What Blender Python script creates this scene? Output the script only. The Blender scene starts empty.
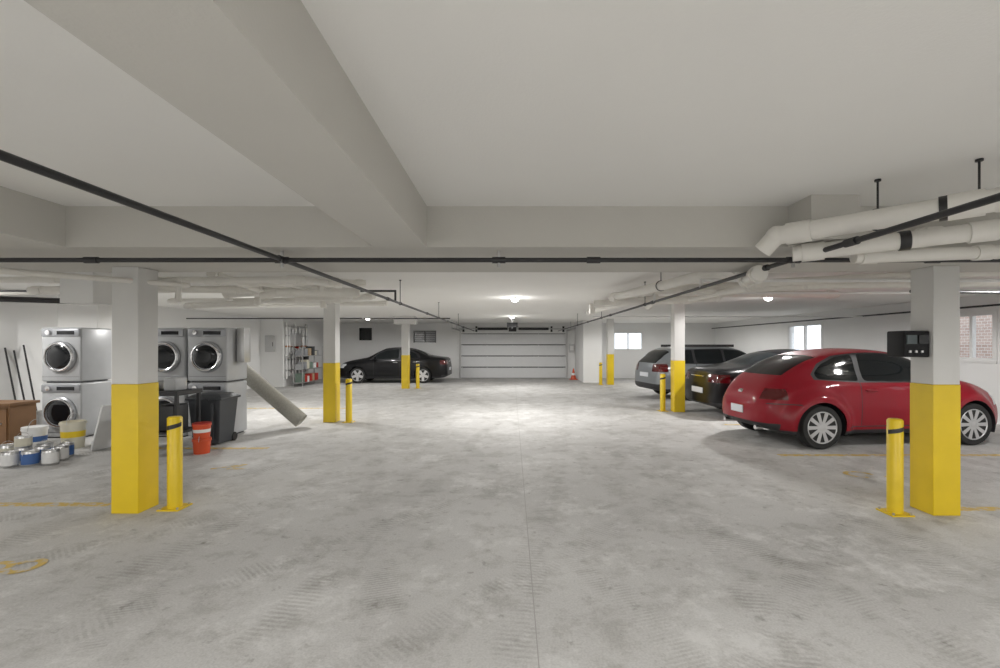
import bpy, bmesh, math, random
from mathutils import Vector, Matrix
random.seed(7)
S = bpy.context.scene
S.view_settings.view_transform = 'Standard'
S.view_settings.exposure = 0.22
S.view_settings.gamma = 1.04
CAMH = 1.55

# ---------------------------------------------------------------- materials
def newmat(name):
    m = bpy.data.materials.new(name); m.use_nodes = True
    return m, m.node_tree.nodes, m.node_tree.links, m.node_tree.nodes['Principled BSDF']

def pm(name, col, rough=0.5, metal=0.0, nscale=8, namt=0.08, bump=0.0, coat=0.0, emit=0.0, bscale=None, spec=0.5):
    m, N, L, b = newmat(name)
    b.inputs['Roughness'].default_value = rough
    b.inputs['Metallic'].default_value = metal
    b.inputs['Coat Weight'].default_value = coat
    b.inputs['Coat Roughness'].default_value = 0.04
    b.inputs['Specular IOR Level'].default_value = spec
    tc = N.new('ShaderNodeTexCoord')
    no = N.new('ShaderNodeTexNoise'); no.inputs['Scale'].default_value = nscale; no.inputs['Detail'].default_value = 5
    L.new(tc.outputs['Object'], no.inputs['Vector'])
    mx = N.new('ShaderNodeMix'); mx.data_type = 'RGBA'
    mx.inputs['A'].default_value = (*[c*(1-namt) for c in col], 1)
    mx.inputs['B'].default_value = (*[min(1, c*(1+namt)) for c in col], 1)
    L.new(no.outputs['Fac'], mx.inputs['Factor'])
    L.new(mx.outputs['Result'], b.inputs['Base Color'])
    if bump > 0:
        n2 = N.new('ShaderNodeTexNoise'); n2.inputs['Scale'].default_value = bscale or nscale*6; n2.inputs['Detail'].default_value = 4
        L.new(tc.outputs['Object'], n2.inputs['Vector'])
        bp = N.new('ShaderNodeBump'); bp.inputs['Strength'].default_value = bump; bp.inputs['Distance'].default_value = 0.01
        L.new(n2.outputs['Fac'], bp.inputs['Height']); L.new(bp.outputs['Normal'], b.inputs['Normal'])
    if emit > 0:
        b.inputs['Emission Color'].default_value = (*col, 1); b.inputs['Emission Strength'].default_value = emit
        try: m.cycles.emission_sampling = 'NONE'
        except Exception: pass
    return m

M = {}
M['wall'] = pm('painted_wall', (0.80, 0.80, 0.79), 0.8, nscale=1.5, namt=0.04, bump=0.1, bscale=60)
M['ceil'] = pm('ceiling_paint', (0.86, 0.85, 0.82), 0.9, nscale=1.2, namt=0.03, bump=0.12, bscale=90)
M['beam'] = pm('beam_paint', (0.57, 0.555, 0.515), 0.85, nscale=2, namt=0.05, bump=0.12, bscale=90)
M['col'] = pm('column_paint', (0.64, 0.635, 0.615), 0.7, nscale=3, namt=0.06, bump=0.1)
M['yellow'] = pm('yellow_paint', (0.74, 0.52, 0.010), 0.42, nscale=5, namt=0.10, bump=0.05)
M['white'] = pm('white_plastic', (0.78, 0.78, 0.77), 0.35)
M['pvc'] = pm('pvc_pipe', (0.78, 0.76, 0.71), 0.35, namt=0.05)
M['black'] = pm('black_iron', (0.018, 0.018, 0.02), 0.45)
M['rubber'] = pm('rubber', (0.016, 0.016, 0.016), 0.75)
M['blackp'] = pm('black_plastic', (0.018, 0.018, 0.02), 0.5)
M['device'] = pm('terminal_housing', (0.006, 0.006, 0.007), 0.55, spec=0.25)
M['steel'] = pm('steel', (0.55, 0.55, 0.55), 0.35, 0.9)
M['appl'] = pm('appliance_enamel', (0.45, 0.46, 0.47), 0.3, 0.0)
M['applp'] = pm('appliance_panel', (0.34, 0.35, 0.37), 0.3, 0.3)
M['chrome'] = pm('chrome', (0.75, 0.75, 0.76), 0.15, 1.0)
M['dglass'] = pm('dark_glass', (0.008, 0.009, 0.011), 0.08, spec=0.4)
M['carglass'] = pm('car_glass', (0.008, 0.010, 0.011), 0.05, spec=0.35)
M['red'] = pm('red_car_paint', (0.25, 0.002, 0.012), 0.5, 0.0, namt=0.02, coat=0.6, spec=0.15)
M['blk'] = pm('black_car_paint', (0.004, 0.004, 0.005), 0.35, 0.0, namt=0.02, coat=0.3, spec=0.2)
M['silver'] = pm('silver_car_paint', (0.26, 0.28, 0.295), 0.3, 0.5, namt=0.02, coat=0.5)
M['tail'] = pm('tail_light', (0.08, 0.001, 0.002), 0.12, coat=0.8)
M['head'] = pm('head_light', (0.65, 0.67, 0.7), 0.08, coat=1.0)
M['alloy'] = pm('alloy', (0.62, 0.62, 0.63), 0.35, 0.5)
M['plate'] = pm('licence_plate', (0.70, 0.72, 0.76), 0.4)
M['wood'] = pm('wood_board', (0.20, 0.10, 0.04), 0.55, nscale=4, namt=0.25)
M['orange'] = pm('orange_plastic', (0.62, 0.075, 0.02), 0.4)
M['cream'] = pm('cream_plastic', (0.62, 0.59, 0.48), 0.45)
M['blue'] = pm('blue_label', (0.05, 0.13, 0.36), 0.5)
M['green'] = pm('green_box', (0.16, 0.22, 0.18), 0.5)
M['cardb'] = pm('cardboard', (0.40, 0.30, 0.19), 0.8)
M['bin'] = pm('bin_plastic', (0.040, 0.044, 0.05), 0.5)
M['carpet'] = pm('carpet_back', (0.34, 0.33, 0.29), 0.95, nscale=40, namt=0.25, bump=0.4)
M['joint'] = pm('joint_sealant', (0.36, 0.35, 0.33), 0.9)
M['lamp'] = pm('lamp_diffuser', (1.0, 0.98, 0.95), 0.5, namt=0.0, emit=14)
M['door'] = pm('garage_door_paint', (0.70, 0.705, 0.71), 0.45, namt=0.04)
M['copper'] = pm('copper', (0.5, 0.22, 0.1), 0.35, 0.9)
M['redv'] = pm('red_valve', (0.42, 0.03, 0.02), 0.4)
M['outd'] = pm('outdoor_ground', (0.5, 0.5, 0.48), 0.9)
M['screen'] = pm('lcd', (0.06, 0.08, 0.085), 0.3)

m, N, L, b = newmat('worn_floor_paint'); M['linepaint'] = m
tc = N.new('ShaderNodeTexCoord'); no = N.new('ShaderNodeTexNoise'); no.inputs['Scale'].default_value = 14; no.inputs['Detail'].default_value = 8
cr = N.new('ShaderNodeValToRGB'); cr.color_ramp.elements[0].position = 0.40; cr.color_ramp.elements[0].color = (0.50, 0.47, 0.40, 1)
cr.color_ramp.elements[1].position = 0.52; cr.color_ramp.elements[1].color = (0.58, 0.40, 0.09, 1)
L.new(tc.outputs['Object'], no.inputs['Vector']); L.new(no.outputs['Fac'], cr.inputs['Fac']); L.new(cr.outputs['Color'], b.inputs['Base Color'])
b.inputs['Roughness'].default_value = 0.7

# concrete floor
m, N, L, b = newmat('concrete_floor'); M['floor'] = m
tc = N.new('ShaderNodeTexCoord')
def noise(scale, detail=6, rough=0.55, vec=None, dist=0.0):
    n = N.new('ShaderNodeTexNoise'); n.inputs['Scale'].default_value = scale; n.inputs['Detail'].default_value = detail
    n.inputs['Roughness'].default_value = rough; n.inputs['Distortion'].default_value = dist
    L.new(vec or tc.outputs['Object'], n.inputs['Vector']); return n
def ramp(src, p0, c0, p1, c1):
    r = N.new('ShaderNodeValToRGB'); r.color_ramp.elements[0].position = p0; r.color_ramp.elements[0].color = (*c0, 1)
    r.color_ramp.elements[1].position = p1; r.color_ramp.elements[1].color = (*c1, 1); L.new(src, r.inputs['Fac']); return r
def mul(a, bb, fac=1.0):
    x = N.new('ShaderNodeMix'); x.data_type = 'RGBA'; x.blend_type = 'MULTIPLY'; x.inputs['Factor'].default_value = fac
    L.new(a, x.inputs['A']); L.new(bb, x.inputs['B']); return x.outputs['Result']
n1 = noise(0.45, 6, 0.55); base = ramp(n1.outputs['Fac'], 0.35, (0.485, 0.477, 0.462), 0.65, (0.61, 0.603, 0.588)).outputs['Color']
n2 = noise(3, 12, 0.75, dist=0.1); st = ramp(n2.outputs['Fac'], 0.38, (0.74, 0.73, 0.71), 0.50, (1, 1, 1)).outputs['Color']
c = mul(base, st, 0.8)
n6 = noise(9, 6, 0.6); c = mul(c, ramp(n6.outputs['Fac'], 0.30, (0.60, 0.59, 0.57), 0.38, (1, 1, 1)).outputs['Color'], 0.75)
n7 = noise(1.1, 10, 0.7, dist=0.3); c = mul(c, ramp(n7.outputs['Fac'], 0.33, (0.74, 0.73, 0.71), 0.42, (1, 1, 1)).outputs['Color'], 0.7)
n3 = noise(80, 4); c = mul(c, ramp(n3.outputs['Fac'], 0.35, (0.86, 0.86, 0.86), 0.6, (1, 1, 1)).outputs['Color'])
n4 = noise(1.3, 14, 0.82)
ls = ramp(n4.outputs['Fac'], 0.52, (0, 0, 0), 0.60, (1, 1, 1)).outputs['Color']
mx = N.new('ShaderNodeMix'); mx.data_type = 'RGBA'; L.new(c, mx.inputs['A']); mx.inputs['B'].default_value = (0.72, 0.715, 0.70, 1)
mm = N.new('ShaderNodeMath'); mm.operation = 'MULTIPLY'; mm.inputs[1].default_value = 0.5
L.new(ls, mm.inputs[0]); L.new(mm.outputs[0], mx.inputs['Factor']); c = mx.outputs['Result']
for ang, off, seed, fr in ((0.75, 0.0, 0.0, 9), (-0.30, 2.0, 5.0, 11), (0.15, 1.0, 9.0, 8)):
    mp = N.new('ShaderNodeMapping'); mp.inputs['Rotation'].default_value = (0, 0, ang); mp.inputs['Location'].default_value = (off, seed, 0)
    L.new(tc.outputs['Object'], mp.inputs['Vector'])
    tr = N.new('ShaderNodeTexWave'); tr.inputs['Scale'].default_value = 0.23; tr.inputs['Distortion'].default_value = 0.6; tr.inputs['Detail'].default_value = 0
    L.new(mp.outputs['Vector'], tr.inputs['Vector'])
    band = ramp(tr.outputs['Fac'], 0.90, (0, 0, 0), 0.97, (1, 1, 1)).outputs['Color']
    w1 = N.new('ShaderNodeTexWave'); w1.bands_direction = 'Y'; w1.inputs['Scale'].default_value = fr; w1.inputs['Distortion'].default_value = 2; w1.inputs['Detail Scale'].default_value = 2
    L.new(mp.outputs['Vector'], w1.inputs['Vector'])
    n5 = noise(1.6, 10, 0.75, vec=mp.outputs['Vector'])
    msk = ramp(n5.outputs['Fac'], 0.45, (0, 0, 0), 0.58, (1, 1, 1)).outputs['Color']
    ww = ramp(w1.outputs['Fac'], 0.30, (0.66, 0.65, 0.63), 0.8, (0.96, 0.96, 0.96)).outputs['Color']
    m3 = N.new('ShaderNodeMath'); m3.operation = 'MULTIPLY'; L.new(band, m3.inputs[1]); L.new(msk, m3.inputs[0])
    m2 = N.new('ShaderNodeMath'); m2.operation = 'MULTIPLY'; m2.inputs[1].default_value = 0.6; L.new(m3.outputs[0], m2.inputs[0])
    x = N.new('ShaderNodeMix'); x.data_type = 'RGBA'; x.blend_type = 'MULTIPLY'
    L.new(m2.outputs[0], x.inputs['Factor']); L.new(c, x.inputs['A']); L.new(ww, x.inputs['B']); c = x.outputs['Result']
L.new(c, b.inputs['Base Color'])
b.inputs['Specular IOR Level'].default_value = 0.25
rr = N.new('ShaderNodeMapRange'); rr.inputs['To Min'].default_value = 0.62; rr.inputs['To Max'].default_value = 0.88
L.new(n2.outputs['Fac'], rr.inputs['Value']); L.new(rr.outputs['Result'], b.inputs['Roughness'])
bp = N.new('ShaderNodeBump'); bp.inputs['Strength'].default_value = 0.2; bp.inputs['Distance'].default_value = 0.01
L.new(n3.outputs['Fac'], bp.inputs['Height']); L.new(bp.outputs['Normal'], b.inputs['Normal'])

m, N, L, b = newmat('brick'); M['brick'] = m
tc = N.new('ShaderNodeTexCoord')
bt = N.new('ShaderNodeTexBrick'); bt.inputs['Scale'].default_value = 3.2; bt.inputs['Color1'].default_value = (0.44, 0.32, 0.27, 1)
bt.inputs['Color2'].default_value = (0.36, 0.25, 0.21, 1); bt.inputs['Mortar'].default_value = (0.6, 0.58, 0.55, 1)
sx = N.new('ShaderNodeSeparateXYZ'); cb = N.new('ShaderNodeCombineXYZ')
L.new(tc.outputs['Object'], sx.inputs[0]); L.new(sx.outputs['Y'], cb.inputs['X']); L.new(sx.outputs['Z'], cb.inputs['Y'])
L.new(cb.outputs[0], bt.inputs['Vector']); L.new(bt.outputs['Color'], b.inputs['Base Color'])
m, N, L, b = newmat('window_glass'); M['glass'] = m
N.remove(b); tr = N.new('ShaderNodeBsdfTransparent'); gl = N.new('ShaderNodeBsdfGlossy'); gl.inputs['Roughness'].default_value = 0.03
ms = N.new('ShaderNodeMixShader'); ms.inputs[0].default_value = 0.08
L.new(tr.outputs[0], ms.inputs[1]); L.new(gl.outputs[0], ms.inputs[2]); L.new(ms.outputs[0], N['Material Output'].inputs['Surface'])

# ---------------------------------------------------------------- mesh builder
class MB:
    def __init__(s): s.v = []; s.f = []; s.m = []; s.sm = []; s.mats = []
    def mi(s, mat):
        mat = M[mat] if isinstance(mat, str) else mat
        if mat not in s.mats: s.mats.append(mat)
        return s.mats.index(mat)
    def add(s, vs, fs, mat, smooth=False, X=None):
        o = len(s.v); k = s.mi(mat)
        for p in vs: s.v.append(tuple(X @ Vector(p)) if X else tuple(p))
        for f in fs: s.f.append([i+o for i in f]); s.m.append(k); s.sm.append(smooth)
    def box(s, x0, x1, y0, y1, z0, z1, mat, X=None):
        vs = [(x, y, z) for x in (x0, x1) for y in (y0, y1) for z in (z0, z1)]
        s.add(vs, [(0,1,3,2),(4,6,7,5),(0,4,5,1),(2,3,7,6),(0,2,6,4),(1,5,7,3)], mat, X=X)
    def rbox(s, x0, x1, y0, y1, z0, z1, mat, r=0.02, X=None):
        bm = bmesh.new(); bmesh.ops.create_cube(bm, size=1)
        for v in bm.verts:
            v.co = Vector(((x0+x1)/2+v.co.x*(x1-x0), (y0+y1)/2+v.co.y*(y1-y0), (z0+z1)/2+v.co.z*(z1-z0)))
        bmesh.ops.bevel(bm, geom=bm.edges[:], offset=r, segments=3, profile=0.5, affect='EDGES')
        bm.verts.index_update()
        s.add([v.co[:] for v in bm.verts], [[v.index for v in f.verts] for f in bm.faces], mat, True, X); bm.free()
    def lathe(s, prof, o, axis, mat, n=24, X=None, smooth=True):
        a = Vector(axis).normalized(); t = Vector((0,0,1)) if abs(a.z) < .9 else Vector((1,0,0))
        u = a.cross(t).normalized(); w = a.cross(u); o = Vector(o)
        vs = []
        for r, h in prof:
            for i in range(n):
                g = 2*math.pi*i/n; vs.append(tuple(o+a*h+(u*math.cos(g)+w*math.sin(g))*r))
        fs = []
        for j in range(len(prof)-1):
            for i in range(n):
                fs.append((j*n+i, j*n+(i+1) % n, (j+1)*n+(i+1) % n, (j+1)*n+i))
        if prof[0][0] > 1e-4: fs.append(list(range(n))[::-1])
        if prof[-1][0] > 1e-4: fs.append([(len(prof)-1)*n+i for i in range(n)])
        s.add(vs, fs, mat, smooth, X)
    def cyl(s, p0, p1, r, mat, n=16, r1=None, X=None, smooth=True):
        p0 = Vector(p0); p1 = Vector(p1); d = (p1-p0)
        s.lathe([(r, 0), (r if r1 is None else r1, d.length)], p0, d, mat, n, X, smooth)
    def ell(s, c, r, mat, nu=20, nv=12, X=None):
        vs = []; fs = []
        for j in range(nv+1):
            t = math.pi*j/nv
            for i in range(nu):
                g = 2*math.pi*i/nu
                vs.append((c[0]+r[0]*math.sin(t)*math.cos(g), c[1]+r[1]*math.sin(t)*math.sin(g), c[2]+r[2]*math.cos(t)))
        for j in range(nv):
            for i in range(nu): fs.append((j*nu+i, (j+1)*nu+i, (j+1)*nu+(i+1) % nu, j*nu+(i+1) % nu))
        s.add(vs, fs, mat, True, X)
    def torus(s, o, axis, R, r, mat, n=32, k=10, X=None, a0=0, a1=2*math.pi):
        a = Vector(axis).normalized(); t = Vector((0,0,1)) if abs(a.z) < .9 else Vector((1,0,0))
        u = a.cross(t).normalized(); w = a.cross(u); o = Vector(o); vs = []; fs = []
        full = abs(a1-a0-2*math.pi) < 1e-6; nn = n if full else n+1
        for i in range(nn):
            g = a0+(a1-a0)*i/n; d = u*math.cos(g)+w*math.sin(g)
            for j in range(k):
                h = 2*math.pi*j/k; vs.append(tuple(o+d*(R+r*math.cos(h))+a*r*math.sin(h)))
        for i in range(n):
            for j in range(k):
                i2 = (i+1) % nn; fs.append((i*k+j, i2*k+j, i2*k+(j+1) % k, i*k+(j+1) % k))
        s.add(vs, fs, mat, True, X)
    def tube(s, pts, r, mat, n=14, collars=None, X=None):
        pts = [Vector(p) for p in pts]
        for a, b_ in zip(pts, pts[1:]): s.cyl(a, b_, r, mat, n, X=X)
        for p in pts[1:-1]: s.ell(p, (r*1.12,)*3, mat, 12, 8, X)
        if collars:
            for a, b_ in zip(pts, pts[1:]):
                d = (b_-a).normalized(); Ln = (b_-a).length
                for t in (0.0, Ln):
                    if Ln > r*5:
                        q = a+d*(r*1.0 if t == 0 else Ln-r*3.4)
                        s.cyl(q, q+d*r*2.4, r*1.18, collars, n, X=X)
    def obj(s, name, loc=(0,0,0), rz=0, bevel=0, parent=None):
        me = bpy.data.meshes.new(name); me.from_pydata(s.v, [], s.f)
        for mt in s.mats: me.materials.append(mt)
        me.polygons.foreach_set('material_index', s.m); me.polygons.foreach_set('use_smooth', s.sm); me.update()
        bm = bmesh.new(); bm.from_mesh(me); bmesh.ops.recalc_face_normals(bm, faces=bm.faces[:]); bm.to_mesh(me); bm.free()
        try: me.set_sharp_from_angle(angle=math.radians(40))
        except Exception: pass
        o = bpy.data.objects.new(name, me); S.collection.objects.link(o)
        o.location = loc; o.rotation_euler = (0, 0, rz)
        if bevel:
            bv = o.modifiers.new('bevel', 'BEVEL'); bv.width = bevel; bv.segments = 2; bv.limit_method = 'ANGLE'
        if parent: o.parent = parent
        return o

# ---------------------------------------------------------------- room shell
XL, XR, YB, YF, ZC = -9.3, 9.5, -6.0, 21.5, 2.57
ZT = ZC-.002
mb = MB(); mb.box(XL-0.2, XR+0.2, YB-0.2, YF+0.2, -0.2, 0.0, 'floor'); floor = mb.obj('floor')
mb = MB(); mb.box(XL-0.2, XR+0.2, YB-0.2, YF+0.2, ZC, ZC+0.2, 'ceil'); mb.obj('ceiling')

def wall_open(name, axis, pos0, pos1, a0, a1, z0, z1, opens, mat='wall'):
    mb = MB()
    def put(p, q, r, t):
        if q-p < 1e-4 or t-r < 1e-4: return
        if axis == 'x': mb.box(pos0, pos1, p, q, r, t, mat)
        else: mb.box(p, q, pos0, pos1, r, t, mat)
    cur = a0
    for (p, q, r, t) in sorted(opens):
        put(cur, p, z0, z1); put(p, q, z0, r); put(p, q, t, z1); cur = q
    put(cur, a1, z0, z1)
    return mb.obj(name)
winR = [(9.05, 10.0, 1.24, 2.20), (14.1, 15.8, 1.32, 2.22), (4.0, 5.0, 1.24, 2.2)]
wall_open('wall_right', 'x', XR, XR+0.2, YB, YF+0.2, 0, ZC, winR)
winF = [(4.75, 6.1, 1.32, 2.15), (-7.2, -6.5, 1.72, 2.40), (-4.6, -3.55, 1.66, 2.22)]
doorX0, doorX1, doorH = -2.38, 2.52, 2.09
wall_open('wall_far', 'y', YF, YF+0.2, XL, XR, 0, ZC, winF+[(doorX0, doorX1, 0, doorH)])
wall_open('wall_left', 'x', XL-0.2, XL, YB, YF+0.2, 0, ZC, [])
wall_open('wall_back', 'y', YB-0.2, YB, XL, XR, 0, ZC, [])
mb = MB(); mb.box(XL, -8.47, 17.0, YF, 0, ZC, 'wall'); mb.obj('wall_partition')
mb = MB(); mb.box(2.95, 3.72, 19.0, YF, 0, ZC, 'wall'); mb.obj('wall_partition_right')

def window(name, axis, pos, a0, a1, z0, z1, glass='glass', mull=1):
    mb = MB(); t = 0.05
    def bx(p, q, d0, d1, r, u, mat):
        if axis == 'x': mb.box(pos+d0, pos+d1, p, q, r, u, mat)
        else: mb.box(p, q, pos+d0, pos+d1, r, u, mat)
    bx(a0, a1, 0.0, .08, z0, z0+t, 'white'); bx(a0, a1, 0.0, .08, z1-t, z1, 'white')
    bx(a0, a0+t, 0.0, .08, z0+t, z1-t, 'white'); bx(a1-t, a1, 0.0, .08, z0+t, z1-t, 'white')
    for k in range(mull):
        c = a0+(a1-a0)*(k+1)/(mull+1); bx(c-.03, c+.03, 0.0, .08, z0+t, z1-t, 'white')
    bx(a0+t, a1-t, .04, .045, z0+t, z1-t, glass)
    bx(a0-.05, a1+.05, -.015, -.001, z1, z1+.05, 'white'); bx(a0-.05, a1+.05, -.03, -.001, z0-.05, z0, 'white')
    bx(a0-.05, a0, -.015, -.001, z0, z1, 'white'); bx(a1, a1+.05, -.015, -.001, z0, z1, 'white')
    mb.obj(name)
for i, w in enumerate(winR): window('window_%d' % (i+1), 'x', XR, *w)
window('window_4', 'y', YF, *winF[0])
window('window_5', 'y', YF, *winF[1], glass='dglass', mull=0)
mb = MB(); a0, a1, z0, z1 = winF[2]
mb.box(a0, a1, YF+.12, YF+.14, z0, z1, 'black')
for k in range(6):
    z = z0+(z1-z0)*(k+.5)/6; mb.box(a0, a1, YF+.0, YF+.1, z-.03, z-.01, 'steel')
for x in (a0, (a0+a1)/2-.02, a1-.04): mb.box(x, x+.04, YF-.02, YF+.11, z0, z1, 'blackp')
mb.obj('wall_vent')
mb = MB(); mb.box(12.6, 12.9, 5, 13.6, 0.9, 2.9, 'brick'); mb.obj('neighbour_brick_wall')
mb = MB(); mb.box(XR+.2, 40, -10, 60, 0.7, 0.9, 'outd'); mb.obj('outdoor_ground')

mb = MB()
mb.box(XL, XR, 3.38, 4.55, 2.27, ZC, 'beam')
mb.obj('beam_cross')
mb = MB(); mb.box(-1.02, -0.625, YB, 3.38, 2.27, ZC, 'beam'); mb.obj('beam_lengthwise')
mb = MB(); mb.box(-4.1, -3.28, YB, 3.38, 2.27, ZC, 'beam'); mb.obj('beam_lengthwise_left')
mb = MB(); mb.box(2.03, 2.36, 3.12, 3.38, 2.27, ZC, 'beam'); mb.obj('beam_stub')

# garage door
mb = MB(); n = 4; h = doorH/n
for k in range(n):
    z = k*h
    mb.box(doorX0+.0, doorX1, YF+.05, YF+.09, z+.012, z+h-.012, 'door')
    for r in range(2):
        zz = z+.05+r*(h-.06)/2
        mb.box(doorX0+.02, doorX1-.02, YF+.035, YF+.05, zz, zz+(h-.06)/2-.04, 'door')
    mb.box(doorX0+.02, doorX1-.02, YF+.03, YF+.05, z+h-.03, z+h-.012, 'blackp')
    for x in (doorX0+.05, doorX0+1.2, doorX0+2.4, doorX0+3.6, doorX1-.1):
        mb.box(x, x+.035, YF+.028, YF+.05, z+.015, z+h-.015, 'door')
mb.box(doorX0, doorX1, YF+.1, YF+.12, 0, doorH, 'blackp')
mb.obj('door_1')
mb = MB(); W = YF-.003
for x in (doorX0-.06, doorX1+.02):
    mb.box(x, x+.04, YF-.09, YF-.03, 0, doorH+.1, 'steel')
    mb.box(x, x+.04, 18.6, YF-.09, doorH+.1, doorH+.16, 'steel')
    mb.box(x, x+.03, 18.6, 18.64, doorH+.1, ZT, 'steel')
    mb.box(x, x+.03, 20.0, 20.04, doorH+.1, ZT, 'steel')
mb.cyl((doorX0-.1, YF-.12, 2.3), (doorX1+.1, YF-.12, 2.3), .03, 'steel')
for a, bb in ((-1.6, -.2), (.3, 1.7)):
    mb.cyl((a, YF-.12, 2.3), (bb, YF-.12, 2.3), .06, 'black')
mb.box(-.15, .2, YF-.2, W, 2.18, 2.42, 'blackp')
for x in (-2.3, -1.7, 1.8, 2.35): mb.box(x, x+.08, YF-.14, W, 2.16, 2.42, 'blackp')
mb.box(-.02, .04, 18.3, YF-.2, 2.3, 2.36, 'steel')
mb.box(-.2, .22, 17.9, 18.35, 2.25, 2.42, 'blackp')
mb.box(-.02, .04, 18.1, 18.14, 2.4, ZT, 'steel')
mb.obj('garage_door_track')
mb = MB()
mb.box(doorX0-.2, doorX0-.08, YF-.02, YF, 0, doorH+.12, 'white'); mb.box(doorX1+.08, doorX1+.2, YF-.02, YF, 0, doorH+.12, 'white')
mb.obj('trim_1')

def column(x0, y0, w=.25, d=.25, ztop=ZC, yz=1.19, cap=False):
    mb = MB(); mb.box(x0+.004, x0+w-.004, y0+.004, y0+d-.004, yz, ztop, 'col')
    mb.box(x0, x0+w, y0, y0+d, 0, yz, 'yellow') if yz > 0 else None
    if cap: mb.box(x0-.25, x0+w+.25, y0-.1, y0+d+.1, ztop-.28, ztop, 'col')
    mb.obj('concrete_column', bevel=.006)
column(-3.68, 4.22, ztop=2.27); column(3.82, 4.17, ztop=2.27)
column(-3.78, 9.2); column(3.74, 10.6)
column(-3.92, 16.3, cap=True); column(3.72, 17.9)
mb = MB(); mb.box(-8.5, -7.75, 8.6, 9.0, 0, ZC, 'col'); mb.obj('concrete_column', bevel=.006)
mb = MB(); mb.box(-4.62, -4.28, 4.70, 5.0, 1.98, ZC, 'wall'); mb.obj('ceiling_bulkhead')

def bollard(x, y, h=.87):
    mb = MB(); r = .062
    mb.lathe([(r, 0), (r, h-.015), (r-.012, h)], (0,0,0), (0,0,1), 'yellow', 24)
    mb.box(-.10, .10, -.10, .10, 0, .012, 'yellow')
    for sx in (-1, 1):
        for sy in (-1, 1): mb.cyl((sx*.08, sy*.08, .012), (sx*.08, sy*.08, .03), .010, 'steel', 8)
    vs = []; k = 12
    for i in range(k+1):
        a = math.pi+math.pi*i/k; zz = h-.14+.05*i/k
        vs += [((r+.002)*math.cos(a), (r+.002)*math.sin(a), zz), ((r+.002)*math.cos(a), (r+.002)*math.sin(a), zz+.04)]
    mb.add(vs, [(2*i, 2*i+2, 2*i+3, 2*i+1) for i in range(k)], 'black', True)
    mb.obj('yellow_bollard', (x, y, 0))
for p in ((-3.21, 4.38), (3.53, 4.24), (-3.28, 9.25), (3.54, 10.8), (-3.38, 16.5), (3.45, 17.9)): bollard(*p)

mb = MB(); mb.rbox(3.58, 3.818, 4.2, 4.4, 1.44, 1.68, 'device', .012)
mb.box(3.60, 3.69, 4.19, 4.2, 1.56, 1.64, 'screen'); mb.box(3.71, 3.8, 4.19, 4.2, 1.56, 1.64, 'dglass')
for k in range(3): mb.box(3.62+k*.055, 3.64+k*.055, 4.19, 4.2, 1.48, 1.50, 'steel')
mb.obj('payment_terminal')

mb = MB(); mb.box(.127, .133, YB, YF, 0, .0008, 'joint'); mb.obj('floor_joint_1', parent=floor)
def fl(name, quads):
    mb = MB()
    for (x0, x1, y0, y1) in quads: mb.box(x0, x1, y0, y1, 0, .003, 'linepaint')
    mb.obj(name, parent=floor)
fl('parking_line_1', [(-8.5, -3.9, 4.42, 4.52)]); fl('parking_line_2', [(-6, -3.66, 6.85, 6.95)])
fl('parking_line_3', [(3.75, 8.9, 6.42, 6.52)]); fl('parking_line_4', [(4.1, 8.9, 8.9, 9.0)])
fl('parking_line_5', [(-8, -3.9, 11.2, 11.3)]); fl('parking_line_6', [(4.2, 9, 4.3, 4.4)])
def ringpath(name, segs, wdt=.05):
    mb = MB()
    for pts in segs:
        for a, c in zip(pts, pts[1:]):
            a = Vector((a[0], a[1], 0)); c = Vector((c[0], c[1], 0)); d = (c-a).normalized(); n_ = Vector((-d.y, d.x, 0))*wdt/2; e = d*wdt*.35
            z = .0032+random.random()*.0004
            mb.add([(a-n_-e)+Vector((0,0,z)), (c-n_+e)+Vector((0,0,z)), (c+n_+e)+Vector((0,0,z)), (a+n_-e)+Vector((0,0,z))], [(0,1,2,3)], 'linepaint')
    mb.obj(name, parent=floor)
def circ(cx, cy, rx, ry, a0, a1, n=18): return [(cx+rx*math.cos(a0+(a1-a0)*i/n), cy+ry*math.sin(a0+(a1-a0)*i/n)) for i in range(n+1)]
ringpath('stall_number_1', [circ(-3.60, 3.18, .10, .09, 0, 6.283), circ(-3.41, 3.22, .09, .09, -2.6, 2.6)])
ringpath('stall_number_2', [[(-3.75, 5.75), (-3.45, 5.95), (-3.55, 5.75), (-3.35, 5.75)]])
ringpath('stall_number_3', [circ(4.15, 5.5, .14, .12, 0, 4.7), [(4.4, 5.4), (4.7, 5.55)]])

# ---------------------------------------------------------------- light fixtures
def fixture(x, y, power=75, glow=0, z=ZC):
    mb = MB()
    mb.lathe([(.10, 0), (.10, -.03), (.09, -.035)], (0,0,0), (0,0,1), 'white', 24)
    mb.lathe([(.075, -.035), (.075, -.06), (.05, -.085), (0.0, -.095)], (0,0,0), (0,0,1), 'lamp', 24)
    mb.obj('ceiling_light', (x, y, z-.0005))
    ld = bpy.data.lights.new('bulb', 'SPOT'); ld.energy = power; ld.shadow_soft_size = .10; ld.color = (1.0, .985, .965)
    ld.spot_size = math.radians(178); ld.spot_blend = .25
    lo = bpy.data.objects.new('ceiling_light_bulb', ld); S.collection.objects.link(lo); lo.location = (x, y, z-.13)
    if glow:
        ld = bpy.data.lights.new('glow', 'POINT'); ld.energy = glow; ld.shadow_soft_size = .06; ld.color = (1.0, .98, .95)
        lo = bpy.data.objects.new('ceiling_light_bulb', ld); S.collection.objects.link(lo); lo.location = (x, y, z-.20)
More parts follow.
